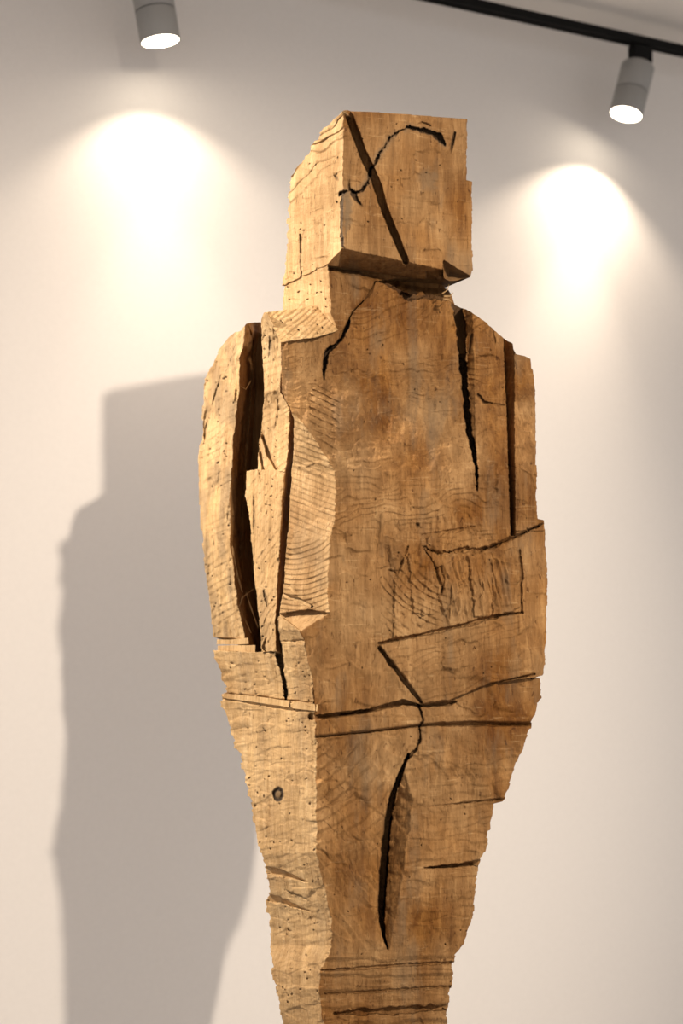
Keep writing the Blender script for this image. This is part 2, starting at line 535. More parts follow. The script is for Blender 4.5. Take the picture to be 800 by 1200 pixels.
# ---- head
def head_fn(f):
    x0, y0 = f.x, f.y
    jx = 1.0 * fbm(y0 / 4, y0 * 0 + 2, 70, 3)
    xc = pl(y0, [(130, 402.8), (200, 401.5), (291, 400.5), (309, 384), (340, 385)]) + jx
    front = 60 - SF * (x0 - 402)
    left = 60 - SL * (402 - x0) * 1.0
    # slanting, scaly upper part of the left side
    lm = ss(0.5, -0.5, x0 - xc)
    f.w = np.where(x0 > xc, front, np.minimum(left, front))
    top = 205 - 1.35 * (x0 - 341)
    f.w -= np.clip(top + 0 - y0 + 0, 0, 60) * 0.0
    # chin: underside falls back
    yl = pl(x0, [(330, 400), (384, 309), (400.5, 290.7), (440, 299), (475, 306), (519, 316), (519.5, 400), (600, 400)]) + 0.7 * fbm(x0 / 3, x0 * 0, 71, 2)
    f.w -= np.where((x0 > xc), np.clip(y0 - yl, 0, 40) * 2.4, 0)
    p = f.poly([(519, 304.5), (536, 315), (551.5, 324.6), (526, 331), (517, 331)], 0.3)
    f.w -= np.where(p > 0, 10 + np.clip(p, 0, 12) * 2.2, 0)
    p = f.poly([(499, 318), (519, 316), (519, 335), (499, 335)], 0.5)
    f.w -= np.where(p > 0, 22 + 8 * fbm(x0 / 4, y0 / 4, 72, 2), 0)
    # step on the right edge and thin top slice
    p = f.poly([(494, 139), (520, 136), (548, 130), (560, 130), (560, 140), (520, 147)], 0.2)
    rough(f, lm, 0.8)
    f.w += (1 - lm) * 0.5 * fbm(x0 / 60, y0 / 2.2, 73, 3)
    f.w += (1 - lm) * 0.5 * fbm(x0 / 2.0, y0 / 50, 74, 3)
    # scaly tear-out near the top of the left side
    sc = lm * ss(60, 10, y0 - (130 + (402 - x0) * 1.2))
    f.ripple(sc, 11.0, 11, ang=52, seed=75, warp=9)
    f.ripple(lm, 2.0, 19, ang=30, seed=76, warp=10)
    f.groove([(352, 275, 0.9), (354, 330, 0.9), (354, 338, 0.2)], 8, stain=0.3)
    # diagonal kerf
    g = f.groove([(406, 129, 4.4), (425, 180, 4.6), (440, 212, 4.8), (447, 236, 4.6), (448, 239, 3.8), (462, 275, 4.2), (475, 306, 3.4)], 26, edge=1.0, wob=0.5, var=0.2)
    # winding crack with dark resin
    f.groove([(398, 229, 2.2), (403, 226, 1.4), (409, 223, 0.6), (416, 226, 0.9), (424, 223, 0.8), (430, 214, 1.0), (433, 203, 0.8), (440, 189, 0.7), (449, 174, 0.8), (458, 162, 0.6), (468, 153, 0.8), (478, 149, 1.1), (490, 151, 1.2), (500, 154, 2.0), (510, 157, 2.8), (516, 162, 2.4), (521, 170, 1.2)], 10, edge=1.2, wob=2.4, stain=0.8, sw=1.8, var=1.5)
    dd, _, _ = f.dist([(401, 226, 1), (424, 223, 1), (440, 189, 1), (458, 162, 1), (478, 149, 1), (505, 155, 1), (521, 170, 1)], 3.0)
    f.green += 0.75 * np.clip(1 - dd / 7, 0, 1) * np.clip(0.5 + 1.2 * fbm(x0 / 7, y0 / 7, 77, 3), 0, 1)
    f.groove([(414, 226, 2.4), (417, 232, 2.2), (424, 242, 0.3)], 6, stain=0.8, wob=1.2)
    f.groove([(409, 222, 0.8), (409, 205, 0.2)], 4, stain=0.7)
    f.groove([(533, 156, 1.0), (530, 168, 1.2), (528, 180, 0.2)], 6, stain=0.7)
    f.groove([(504, 147, 0.6), (494, 143, 0.6), (486, 147, 0.2)], 4, stain=0.2)
    p = f.poly([(401, 228), (409, 224), (414, 240), (413, 262), (406, 279), (402, 276)], 2.0)
    f.green += 0.75 * np.clip(p / 4, 0, 1)
    p = f.poly([(490, 206), (500, 198), (512, 205), (508, 222), (494, 222)], 3.0)
    f.green += 0.5 * ss(-6, 5, p)
    f.groove([(401, 230, 1.3), (400, 262, 1.2), (401, 288, 1.0), (404, 292, 0.3)], 3, stain=0.85, sw=1.0)
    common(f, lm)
    f.groove([(440, 233, 0.3), (500, 248, 0.3), (553, 256, 0.3)], 2)
    f.groove([(470, 205, 0.3), (553, 214, 0.3)], 1.2)
    f.groove([(402, 262, 0.3), (480, 276, 0.3), (553, 283, 0.3)], 1.5)
    f.holes([(rng.uniform(340, 400), rng.uniform(180, 360), 0.8) for _ in range(16)] + [(rng.uniform(405, 548), rng.uniform(145, 300), 0.7) for _ in range(12)], 0.6)
    f.holes([(394, 208, 2.0), (395, 237, 1.3)], 0.7)
patch('head',
      [(402.8, 129.7), (392, 140), (379, 151), (366, 171), (354, 189), (347, 198), (341, 209.7), (338.7, 235), (337, 270), (336.3, 289), (334, 312), (332, 335)],
      [(547, 138.8), (546.5, 211), (553, 212.5), (552.5, 260), (553, 300), (553, 316), (550.6, 324.4)],
      [(402.8, 129.7), (416, 130.5), (450, 133), (490, 135.5), (518, 138.2), (521, 138.5), (547, 138.8)],
      [(332, 335), (384, 310), (420, 315), (450, 320), (495, 327), (505, 324), (515, 330), (519, 325), (526, 330), (550.6, 324.4)],
      head_fn, back=(0.62, 150), jag=(2.6, 0.9), per=8, tjag=0.7, seed=100, parent=sculpt)

# ---- neck
def neck_fn(f):
    x, y = f.x, f.y
    xc = pl(y, [(300, 384), (319, 385), (367, 388), (390, 396)])
    lm = corner(f, xc, 60 - SL * (402 - 384.5) - 2, 0.3, SL, 170)
    rough(f, lm, 0.8)
    # beyond the crack the neck lies deep under the chest
    xk = pl(y, [(300, 520), (322, 500), (330, 438), (345, 433), (355, 422), (366, 412), (380, 405), (390, 400), (420, 392)])
    f.w -= ss(0, 3, x - xk) * 40
    f.w -= (1 - lm) * 24 * ss(9, 1, y - pl(x, [(384, 309), (420, 315), (450, 321), (495, 328)]) - 0.06 * (x - 384) + 2 * fbm(x / 6, x * 0, 172, 2))
    f.ripple((1 - lm), 2.0, 8, center=(385, 330), seed=171, warp=6)
    f.groove([(398, 326, 0.4), (401, 345, 0.5), (396, 368, 0.3)], 3)
    common(f, lm)
    f.holes([(rng.uniform(335, 384), rng.uniform(325, 362), 0.9) for _ in range(10)], 0.6)
patch('neck', [(336, 297), (333, 333), (331.5, 352), (331, 372)], [(498, 312), (516, 330), (527, 343), (531, 356), (531, 420)],
      [(336, 297), (384, 297), (498, 312)], [(331, 372), (385, 380), (398, 396), (420, 415), (531, 420)],
      neck_fn, back=(0.6, 110), jag=(0.8, 1.5), seed=130, parent=sculpt)

# ---- shoulder top facet
def shoulder_fn(f):
    x, y = f.x, f.y
    f.w = 5 - 0.113 * (x - 311) + 1.53 * (y - 366)
    f.w += chips(x, y, 14, 9, 221, 0.6, 2.0) + 0.8 * fbm(x / 6, y / 5, 222, 2)
    f.ripple(np.ones_like(x), 2.4, 5.5, ang=48, seed=223, warp=3)
    f.blue += 0.95  # pale tone paints the facet's lit look into the colour
    f.holes([(rng.uniform(320, 385), rng.uniform(368, 392), 0.9) for _ in range(9)], 0.6)
patch('shoulder', [(310, 366), (318, 380), (329, 401)], [(371.5, 358), (384, 372), (396.5, 387)],
      [(310, 366), (340, 362.5), (371.5, 358)], [(329, 401), (372, 395), (396.5, 387)],
      shoulder_fn, back=(0.5, 40), jag=(0.5, 0.6), tjag=0.4, seed=140, parent=sculpt)

# ---- torso with the right arm
CORNER = [(395, 328), (440, 328), (460, 329), (478, 338), (488, 347), (505, 362), (530, 378), (552, 391.5), (575, 393), (610, 392), (632, 386.5), (660, 385), (700, 384), (718, 385)]
def torso_fn(f):
    x, y = f.x, f.y
    wc = pl(y, [(310, 26), (345, 28), (400, 33), (440, 42), (480, 66), (552, 104), (610, 112), (720, 118), (845, 120)])
    front = wc - SFB * (x - 370)
    xc0 = pl(y, CORNER)
    xc = xc0 + 2.0 * fbm(y / 4, y * 0 + 2, 270, 3)
    fac = (y > 462) & (y < 719) & (x < xc)
    wF = wc - SFB * (xc0 - 370) - 1.2 * (xc0 - x)
    f.w = np.where(fac, wF, front)
    lm = fac.astype(float)
    # lit ledge under the elbow
    p = f.poly([(310, 721), (362, 714), (386, 718), (372, 727), (351, 741), (330, 750), (310, 745)], 0.6)
    led = 30 + 1.35 * (x - 327) + 1.9 * (y - 720)
    f.w = np.where(p > 0, np.minimum(led, front + 2), f.w)
    lm = np.where(p > 0, 1.0, lm)  # ledge takes the pale lit tone too
    rough(f, 0 * x, 1.0)
    # elbow facet: chainsaw ripples
    e = lm * (y < 719)
    f.ripple(e * ss(640, 615, y), 2.2, 6.2, ang=112, seed=271, warp=2)
    f.ripple(e * ss(612, 640, y), 2.6, 6.0, center=(343, 596), seed=272, warp=2)
    f.groove([(331, 697, 1.8), (350, 703, 1.6), (366, 711, 1.2)], 14)
    # saw marks left of the chest
    g = ss(0, 8, f.poly([(352, 462), (378, 440), (402, 470), (404, 520), (394, 552), (362, 503)], 2))
    f.ripple(g, 3.0, 7, ang=118, seed=273, warp=3)
    # curved grain of the upper chest, flat saw sweep lower down
    up = ss(430, 380, y) * (1 - lm)
    f.ripple(up * ss(392, 420, x), 3.4, 8, center=(420, 300), seed=274, warp=10)
    f.ripple(ss(380, 360, x) * ss(470, 440, y), 1.6, 7, center=(330, 392), seed=275, warp=3)
    mid = ss(395, 430, y) * ss(660, 600, y) * (1 - lm) * ss(600, 570, x)
    f.ripple(mid, 1.7, 8, ang=80, seed=276, warp=14)
    f.w += mid * (1.0 * fbm(x / 3.0, y / 70, 277, 3) + 0.7 * fbm(x / 80, y / 2.5, 278, 3))
    # neck crack
    f.groove([(409, 377, 1.6), (404, 388, 2.0), (396, 402, 1.6), (385, 411, 2.6), (380, 424, 2.8), (379, 434, 1.4), (379, 446, 0.2)], 22, wob=1.6, stain=0.9, sw=1.2)
    # ragged top under the chin
    f.groove([(441, 325, 1.5), (455, 333, 2), (470, 342, 3), (480, 349, 4), (496, 345, 3), (512, 348, 2.5), (524, 350, 2)], 30, wob=2.4, stain=0.6)
    # deep crack right of the chest
    f.bevel([(543, 356, 9), (546, 400, 9), (549, 455, 7), (552, 508, 5), (559, 552, 0.5)], 1.6, right=True)
    f.groove([(534, 352, 6), (539, 380, 5.0), (541, 410, 4.0), (543, 440, 3.6), (546, 470, 3.2), (550, 508, 2.8), (555, 530, 2.4), (558.5, 550, 1.4), (559, 575, 0.2)], 50, wob=1.8, stain=0.7, sw=0.8, var=0.5)
    # slot beside the outer slab of the right arm
    xa = pl(y, [(395, 589), (480, 593), (627, 598)]); xb = pl(y, [(395, 602), (627, 603.5)]) + 0.6 * fbm(y / 3, y * 0, 279, 2)
    sl = (x > xa) & (x < xb) & (y < 628)
    f.w -= np.where(sl, 30 * (xb - x) / (xb - xa) + 3, 0)
    f.w += np.where((x >= xb) & (y < 622), 3.0, 0)
    # lower end of the outer slab, belly below it set back
    yb = pl(x, [(400, 900), (540, 658), (564, 645), (602, 629), (631, 615), (650, 607)]) + 1.0 * fbm(x / 4, x * 0, 280, 2)
    f.w -= np.where((y > yb) & (x > 545), (9 * np.clip((x - 545) / 30, 0, 1)) * np.clip(1 - (y - yb) / 75, 0, 1), 0)
    f.groove([(560, 645, 1.0), (590, 634, 1.6), (606, 628, 1.6), (630, 616, 0.8)], 7, wob=1.4)
    f.groove([(609, 645, 1.0), (611, 670, 1.2), (610, 700, 1.0), (611, 717, 0.8)], 6, wob=1.4)
    # outer side slab of the lower arm turns away
    xe = pl(y, [(600, 604), (640, 606), (726, 606), (789, 622)])
    f.w -= np.where((y > yb) & (x > xe), (x - xe) * 0.35, 0)
    # chipped belly
    ch = ss(0, 14, f.poly([(432, 598), (520, 596), (572, 600), (566, 640), (606, 640), (606, 716), (560, 728), (448, 752), (440, 690)], 3))
    f.w += ch * (chips(x, y, 17, 42, 281, 2.6, 4.5))
    f.ripple(ch, 3.0, 9, ang=4, seed=283, warp=12)
    f.ripple(ch * ss(660, 690, y) * ss(540, 500, x), 3.5, 8, center=(560, 610), seed=286, warp=5)
    f.ripple(ch * ss(500, 530, x) * ss(640, 660, y), 3.0, 6, ang=-14, seed=287, warp=4)
    f.groove([(494, 627, 0.7), (530, 621, 0.8), (556, 617, 0.6)], 5)
    f.groove([(495, 640, 0.6), (510, 665, 0.9), (518, 690, 1.2), (513, 700, 0.6)], 7, wob=1.5)
    f.groove([(508, 668, 0.6), (516, 664, 1.2), (520, 680, 0.9), (516, 700, 0.6)], 5, wob=1.5)
    f.groove([(498, 642, 0.9), (512, 648, 1.2), (530, 647, 1.0), (548, 643, 2.0), (560, 645, 1.8), (585, 638, 1.4)], 7, wob=3.0)
    f.groove([(456, 668, 0.6), (466, 671, 0.8), (474, 650, 1.0), (478, 640, 0.8)], 6, wob=2.0)
    for k in range(5):
        xx = 552 + k * 7 + rng.uniform(-2, 2); yy = rng.uniform(655, 680)
        f.groove([(xx - 4, yy, 0.3), (xx, yy + 18, 0.6), (xx + 6, yy + rng.uniform(30, 45), 0.2)], 3, wob=0.8)
    # torn plates of wood, each standing a little proud
    for k, (pg, hh, ta, tb) in enumerate([
            ([(452, 640), (476, 636), (474, 670), (458, 668)], 2.5, 0.10, 0.05), ([(478, 650), (500, 640), (514, 690), (508, 722), (484, 720)], 3.0, -0.08, 0.03),
            ([(496, 630), (556, 619), (558, 646), (512, 652)], 3.0, 0.02, -0.12), ([(512, 662), (546, 654), (538, 700), (520, 716), (512, 700)], 4.0, 0.16, 0.02),
            ([(548, 652), (560, 646), (574, 690), (572, 722), (556, 724)], 3.0, -0.2, 0.03), ([(576, 646), (607, 640), (608, 714), (576, 722)], 3.5, 0.06, 0.02),
            ([(440, 600), (450, 599), (452, 664), (441, 668)], 2.0, 0.2, 0.0), ([(462, 676), (482, 668), (498, 744), (460, 748)], 2.2, -0.1, 0.02)]):
        q = f.poly(pg, 2.2, seed=300 + k)
        cx_, cy_ = np.mean([p_[0] for p_ in pg]), np.mean([p_[1] for p_ in pg])
        f.w += np.where(q > 0, (hh + ta * (x - cx_) + tb * (y - cy_)), 0) * np.clip(q / 1.2, 0, 1)
    # forearm block: proud of the belly, cut in along its upper and left edge
    p = f.poly([(445, 756), (480, 748), (530, 737), (586, 722.5), (612, 718), (626, 789), (576, 800), (527, 821), (495, 825)], 0.6)
    f.w = np.where(p > 0, f.w + 7 - 0.02 * (x - 445), f.w)
    f.bevel([(446, 758, 4), (470, 790, 6), (496, 825, 2)], 1.4, right=False)
    f.groove([(443, 754, 1.2), (480, 746.5, 1.5), (525, 737, 2.4), (560, 728, 3.2), (580, 722.5, 2.4), (590, 720.5, 1.0), (612, 718, 0.6)], 10, wob=1.0)
    f.groove([(445, 759, 1.4), (458, 777, 2.6), (476, 800, 2.8), (490, 818, 1.6), (496, 826, 0.6)], 10, wob=1.0)
    f.groove([(495, 826, 1.2), (527, 822, 1.8), (576, 801, 1.0), (626, 790, 0.8)], 7, wob=0.8)
    f.ripple(ss(0, 5, p), 1.1, 8, ang=75, seed=288, warp=8)
    low = ss(735, 760, y) * (p < 0)
    f.ripple(low, 1.2, 9, ang=20, seed=289, warp=6)
    f.w += low * 0.8 * fbm(x / 3, y / 40, 290, 3)
    # small cracks in the right arm
    f.groove([(553, 392, 0.6), (551, 400, 1.3), (550, 414, 0.5)], 7, stain=0.6)
    f.groove([(560, 462, 0.9), (567, 471, 1.4), (578, 473, 0.7), (592, 475, 0.3)], 6, stain=0.4)
    f.groove([(577, 386, 0.5), (580, 402, 0.7), (579, 420, 0.2)], 4)
    f.w += ss(560, 566, x) * ss(630, 600, y) * (1.6 * fbm(x / 4, y / 90, 291, 3))
    f.holes([(489, 615, 2.2)] + [(rng.uniform(400, 600), rng.uniform(400, 820), 0.7) for _ in range(34)], 0.5)
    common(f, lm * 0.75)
    # grey weathering on the chest, warmer upper belly
    f.green += 0.45 * ss(20, -10, np.hypot((x - 497) / 1.0, (y - 500) / 3.2)) * (0.6 + 0.6 * fbm(x / 4, y / 30, 292, 3))
    f.green += 0.35 * ss(25, -10, np.hypot((x - 425), (y - 545) / 3.0)) * (0.6 + 0.6 * fbm(x / 4, y / 30, 293, 3))
patch('torso',
      [(329, 400), (330, 440), (331, 460), (340, 478), (344, 490), (344, 527), (341, 565), (339, 590), (336, 640), (331, 696), (327, 719), (327.5, 722), (338, 731), (350, 739.5), (357, 751), (360, 770), (367, 800), (369, 838)],
      [(622, 420.5), (627, 462), (628, 520), (628.5, 581), (629.5, 606), (630, 608), (637, 609.5), (639, 640), (641, 691), (639.5, 740), (637, 791), (629, 793)],
      [(329, 400), (372, 394), (396, 387), (403, 387), (408, 378), (415, 364), (426, 353), (436, 344), (440, 330), (456, 332), (470, 340), (485, 347), (505, 345), (522, 349), (533, 357), (540, 361), (548, 363), (560, 370), (576, 384), (590, 396), (601, 401.5), (602.5, 414), (622, 420.5)],
      [(369, 838), (432, 830), (471, 819), (495, 826), (527, 821), (576, 801), (629, 793)],
      torso_fn, back=(0.45, 230), jag=(0.9, 1.1), per=14, tjag=0.6, seed=150, parent=sculpt)

# ---- slabs of the left arm
def slab_fn(edge, wl, rip=None, extra=None, sl=SLB, seed=1, grey=0.0):
    def fn(f):
        x, y = f.x, f.y
        lm = corner(f, pl(y, edge), wl, 3.0, sl, seed + 370, 2.2)
        x_, y_ = f.x, f.y
        f.w += 1.6 * fbm(x / 20, y / 30, seed + 371, 3) + 0.4 * fbm(x / 4, y / 5, seed + 372, 2)
        f.w += lm * (chips(x, y, 12, 40, seed + 373, 1.5, 6.5) + chips(x, y, 5, 12, seed + 377, 0.6, 2.0))
        f.w += (1 - lm) * 1.5 * fbm(x / 3, y / 60, seed + 380, 3)
        if rip: f.ripple(lm, *rip, seed=seed + 381, warp=5)
        common(f, lm)
        f.green += grey * lm * np.clip(fbm(x / 10, y / 40, seed + 382, 3) * 1.6 + 0.1, 0, 0.6)
        if extra: extra(f, lm)
    return fn

def A_extra(f, lm):
    x, y = f.x, f.y
    # outer strip set back, shaving lines
    f.w -= lm * 12 * ss(2, -2, x - pl(y, [(389, 280), (407, 262), (440, 252), (500, 243), (560, 238), (700, 240)]))
    f.groove([(259, 440, 0.4), (250, 470, 1.2), (242, 500, 1.4), (239, 520, 0.5)], 6)
    f.holes([(rng.uniform(238, 284), rng.uniform(430, 742), rng.uniform(0.7, 1.2)) for _ in range(36)], 0.5)
    f.w += lm * ss(610, 660, y) * 1.0 * fbm(x / 2.5, y / 40, 395, 3)
    xe_ = pl(y, [(389, 287.5), (420, 281), (450, 281), (510, 274), (590, 269), (640, 270), (712, 280), (770, 292)])
    f.w -= (1 - lm) * ss(7, 10, x - xe_ + 2 * fbm(y / 9, y * 0, 397, 3)) * 45
    # wall of the slot: splinters and ridges
    f.w += (1 - lm) * (5 * fbm(x / 5, y / 60, 396, 3))
    f.groove([(290, 379, 0.5), (296, 400, 0.9), (292, 470, 1.2), (285, 560, 1.0), (280, 650, 1.0)], 9)
patch('arm_slab',
      [(276, 389), (268, 396), (259, 407), (252, 420), (245, 435), (239, 450), (237.5, 480), (237, 515), (233, 522), (232.5, 540), (234, 590), (237.5, 640), (244, 692), (250, 746)],
      [(314, 380), (314, 500), (312, 600), (316, 700), (318, 768)],
      [(276, 389), (287, 389), (288.5, 380), (294, 378.5), (304, 378), (314, 380)],
      [(250, 746), (287, 748.5), (289, 764), (318, 768)],
      slab_fn([(389, 287.5), (420, 280.5), (450, 281), (510, 274), (540, 272), (590, 268.5), (640, 270), (682, 275), (712, 280), (748, 287.5), (770, 292)], -80, (1.6, 8, 60), A_extra, seed=1, grey=0.8),
      back=(0.6, 60), jag=(1.3, 0.2), per=16, tjag=0.5, seed=160, parent=sculpt)

def B_extra(f, lm):
    f.groove([(305, 500, 0.8), (309, 515, 1.6), (315, 533, 1.8), (325, 551, 1.6)], 16, wob=0.5)
    f.groove([(303, 515, 1.2), (306, 535, 1.4), (309, 552, 1.2)], 12, wob=0.5)
    f.groove([(316, 395, 0.7), (317, 404, 0.9), (315, 420, 0.3)], 5, stain=0.5)
    c = lm * ss(-0.5, 0.5, f.x - pl(f.y, [(440, 340), (460, 327.5), (552, 326)]))
    f.w += c * 0.5 * (f.x - 327)
    f.ripple(c, 2.4, 5.5, ang=58, seed=391)
    f.holes([(rng.uniform(308, 326), rng.uniform(385, 545), 0.8) for _ in range(14)], 0.6)
patch('arm_slab',
      [(306, 374), (306.5, 400), (309, 440), (309.5, 465), (306.5, 500), (303, 520), (302, 553)],
      [(352, 402), (354, 470), (352, 500), (350, 553)],
      [(306, 374), (309, 366), (312, 365.5), (320, 380), (330, 401), (352, 402)],
      [(302, 553), (333, 553), (350, 553)],
      slab_fn([(366, 314), (401, 330), (422, 330.5), (458, 327.5), (470, 335), (480, 339.5), (505, 339.5), (540, 337), (553, 333)], 32, (1.4, 9, 62), B_extra, seed=2),
      back=(0.6, 60), jag=(0.7, 0.1), tjag=0.5, seed=170, parent=sculpt)

def D_extra(f, lm):
    f.groove([(297, 580, 0.5), (298, 612, 0.9), (297, 626, 0.3)], 5, stain=0.3)
    f.groove([(309, 692, 0.8), (312, 705, 1.1), (314, 715, 0.3)], 5, stain=0.5)
    f.holes([(rng.uniform(300, 324), rng.uniform(560, 755), 0.9) for _ in range(24)], 0.65)
    f.groove([(312, 748, 0.5), (309, 758, 2.0), (312, 764, 2.0)], 10, wob=2)
patch('arm_slab',
      [(289, 552), (287.5, 585), (292, 600), (295, 640), (299, 682), (303, 720), (306, 750), (307, 764)],
      [(352, 552), (350, 600), (348, 700), (346, 775)],
      [(289, 552), (310, 550.5), (332, 551.5), (352, 552)], [(307, 764), (325, 763), (346, 775)],
      slab_fn([(552, 333), (590, 330), (640, 327.5), (687, 325), (730, 322), (762, 324)], 32, (1.8, 7, 35), D_extra, seed=3),
      back=(0.6, 50), jag=(0.8, 0.1), tjag=0.8, seed=180, parent=sculpt)

# ---- core of the log behind the arm slabs
def core_fn(f):
    x, y = f.x, f.y
    f.w = np.minimum(118 - SLB * (370 - x) - 130, -70)
    f.w += chips(x, y, 12, 40, 401, 1.5, 5.0) + 2.0 * fbm(x / 8, y / 40, 402, 3)
    common(f, 0 * x + 0.4)
patch('log_core', [(266, 420), (262, 500), (262, 600), (268, 700), (282, 772)], [(375, 420), (375, 772)],
      [(266, 420), (300, 388), (345, 408), (375, 420)], [(282, 772), (375, 772)],
      core_fn, back=(0.6, 60), step=1.6, jag=(0.5, 0.1), seed=185, parent=sculpt)

# ---- hips and legs
def lower_fn(f):
    x, y = f.x, f.y
    xc = pl(y, [(738, 350), (750, 356), (770, 360), (800, 367), (836, 369), (860, 370), (999, 371), (1026, 377), (1055, 383), (1077, 388), (1108, 389), (1137, 376), (1160, 374), (1200, 378.6)])
    wc = pl(y, [(730, 116), (838, 116), (1000, 112), (1220, 90)])
    lm = corner(f, xc, wc, SFB, SLB, 470, 4.0)
    f.w -= (1 - lm) * 7 * ss(838, 815, y)
    rough(f, lm, 1.0)
    # block under the arm is set back a little above the split ledge
    f.w -= lm * 7 * ss(814, 810, y - (x - 257) * 0.1)
    f.ripple(lm, 1.2, 13, ang=72, seed=471, warp=8)
    f.ripple(lm * ss(800, 840, y), 1.4, 24, ang=100, seed=472, warp=12)
    # gap between arm slabs running on down
    f.groove([(323, 725, 2.5), (325, 750, 3.2), (327, 766, 3.4), (331, 788, 2.6), (334, 800, 2.0), (336, 822, 1.4)], 26, wob=1.6, stain=0.5, sw=0.6)
    f.groove([(329, 752, 0.6), (345, 751, 0.9), (357, 750, 0.6)], 6, wob=1.2)
    f.groove([(257, 812.5, 1.4), (300, 817, 1.6), (336, 821, 1.4), (372, 825, 1.2)], 10)
    f.groove([(257, 818, 0.8), (300, 825, 1.0), (336, 831, 1.2), (372, 834, 1.0)], 7)
    # cut under the belly
    f.groove([(366, 840, 4.0), (400, 835, 4.0), (432, 831.5, 3.8), (471, 822, 3.4), (500, 826, 2.0), (528, 824, 2.0), (535, 822, 0.5)], 13, wob=0.9, var=0.5)
    f.groove([(398, 838, 1.0), (420, 834, 1.6), (434, 831.5, 0.6)], 14)
    f.groove([(370, 864, 0.7), (430, 858, 0.8), (492, 850.5, 1.1), (520, 848.5, 2.2), (555, 848, 2.6), (600, 849, 1.8), (624, 849, 1.2)], 9, wob=0.8, var=0.6)
    front = 1 - lm
    f.w += front * 5 * ss(0, -3, y - pl(x, [(370, 864), (430, 858), (492, 850), (555, 847), (624, 848)])) * ss(836, 842, y)
    # thin crack into the leg split
    f.groove([(489, 822, 0.8), (494, 836, 1.0), (495, 846, 1.0), (491, 852, 1.0), (492, 866, 1.2), (487, 878, 1.0), (477, 888, 1.4)], 10, wob=1.6, stain=0.5, sw=0.6)
    f.bevel([(470, 905, 4), (464, 935, 20), (457, 962, 24), (452, 1022, 20), (449, 1070, 14), (454, 1112, 3)], 1.15, right=True)
    f.groove([(478, 884, 1.2), (470, 905, 2.0), (461, 929, 3.0), (456, 950, 3.6), (452, 985, 4.2), (449, 1022, 4.8), (447, 1060, 4.0), (447, 1080, 3.0), (450, 1098, 1.6), (454, 1112, 0.4)], 48, wob=1.0, stain=0.5, sw=0.5, var=0.3)
    # saw sweeps on the thighs
    th = front * ss(862, 880, y) * ss(1120, 1080, y)
    lt = ss(6, -6, x - pl(y, [(880, 480), (960, 452), (1110, 452)]))
    f.ripple(th * lt * ss(1010, 960, y), 4.4, 12, center=(300, 800), seed=473, warp=6)
    f.ripple(th * lt * ss(950, 1000, y), 2.0, 9, ang=-32, seed=474, warp=6)
    f.ripple(th * (1 - lt), 1.2, 12, ang=84, seed=475, warp=10)
    f.ripple(th * (1 - lt) * ss(955, 930, y), 1.2, 9, center=(470, 925), seed=476, warp=8)
    f.w += th * (1 - lt) * 0.4 * fbm(x / 70, y / 3, 477, 3)
    f.w += th * (1 - lt) * 0.3 * fbm(x / 3, y / 60, 478, 3)
    f.groove([(500, 946, 0.3), (540, 941, 0.7), (592, 936, 0.8)], 6)
    f.w += front * 4 * ss(2, -2, y - pl(x, [(500, 947), (540, 941), (592, 936)])) * ss(500, 540, x) * ss(850, 862, y)
    # cuts
    f.groove([(497, 1017, 0.5), (520, 1015.5, 1.6), (562, 1011.5, 3.0)], 22, wob=0.5)
    f.groove([(498, 1028, 0.2), (540, 1028, 0.3), (560, 1027, 0.3)], 2)
    f.groove([(308, 1017, 4.2), (335, 1025, 3.0), (361, 1034, 0.3)], 14, wob=0.6)
    f.groove([(308, 1049, 4.2), (335, 1058, 3.0), (363, 1068, 0.3)], 16, wob=0.6)
    f.groove([(334, 1043, 0.4), (345, 1048, 1.4), (352, 1050, 0.9), (362, 1056, 0.3)], 6, wob=2, stain=0.4)
    # horizontal hacks on the shins
    b = front * ss(1112, 1125, y)
    f.ripple(b, 5.0, 19, ang=88, seed=479, warp=5)
    f.w += b * 1.2 * fbm(x / 30, y / 3, 480, 3)
    f.groove([(376, 1137, 0.8), (420, 1135, 1.6), (470, 1131, 1.8), (532, 1128, 1.2)], 7, wob=1)
    f.groove([(380, 1165, 0.6), (430, 1162, 1.3), (527, 1156, 1.2)], 6, wob=1)
    f.groove([(392, 1188, 1.5), (420, 1186, 3.2), (470, 1184, 4.2), (526, 1180, 3.0)], 15, wob=1)
    # knot
    d = np.hypot((x - 326) / 6.5, (y - 931) / 9.0) + 0.12 * fbm(x / 4, y / 4, 481, 2)
    f.w -= 6 * ss(1.1, 0.8, d)
    f.w += 4 * ss(0.6, 0.3, d)
    f.red = np.maximum(f.red, 0.95 * ss(1.1, 0.85, d) * (0.55 + 0.45 * ss(0.35, 0.6, d)))
    f.holes([(rng.uniform(262, 366), rng.uniform(768, 860), rng.uniform(0.7, 1.3)) for _ in range(44)]
            + [(rng.uniform(290, 370), rng.uniform(860, 1000), rng.uniform(0.7, 1.2)) for _ in range(26)]
            + [(rng.uniform(325, 375), rng.uniform(1000, 1200), rng.uniform(0.7, 1.2)) for _ in range(30)]
            + [(rng.uniform(380, 560), rng.uniform(860, 1190), 0.7) for _ in range(22)], 0.5)
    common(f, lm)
LOWL = [(250, 762), (253, 775), (257, 785), (261, 799), (266, 811), (258, 814), (261, 828), (265, 840), (270, 857), (274, 870), (275, 876), (281, 884), (284, 900), (294, 943), (299, 970), (305.5, 999), (310, 1016), (312.5, 1019), (313, 1026), (315, 1049), (312, 1052), (315, 1078), (317, 1100), (317, 1110), (319, 1137), (322, 1150), (328, 1176), (333, 1215)]
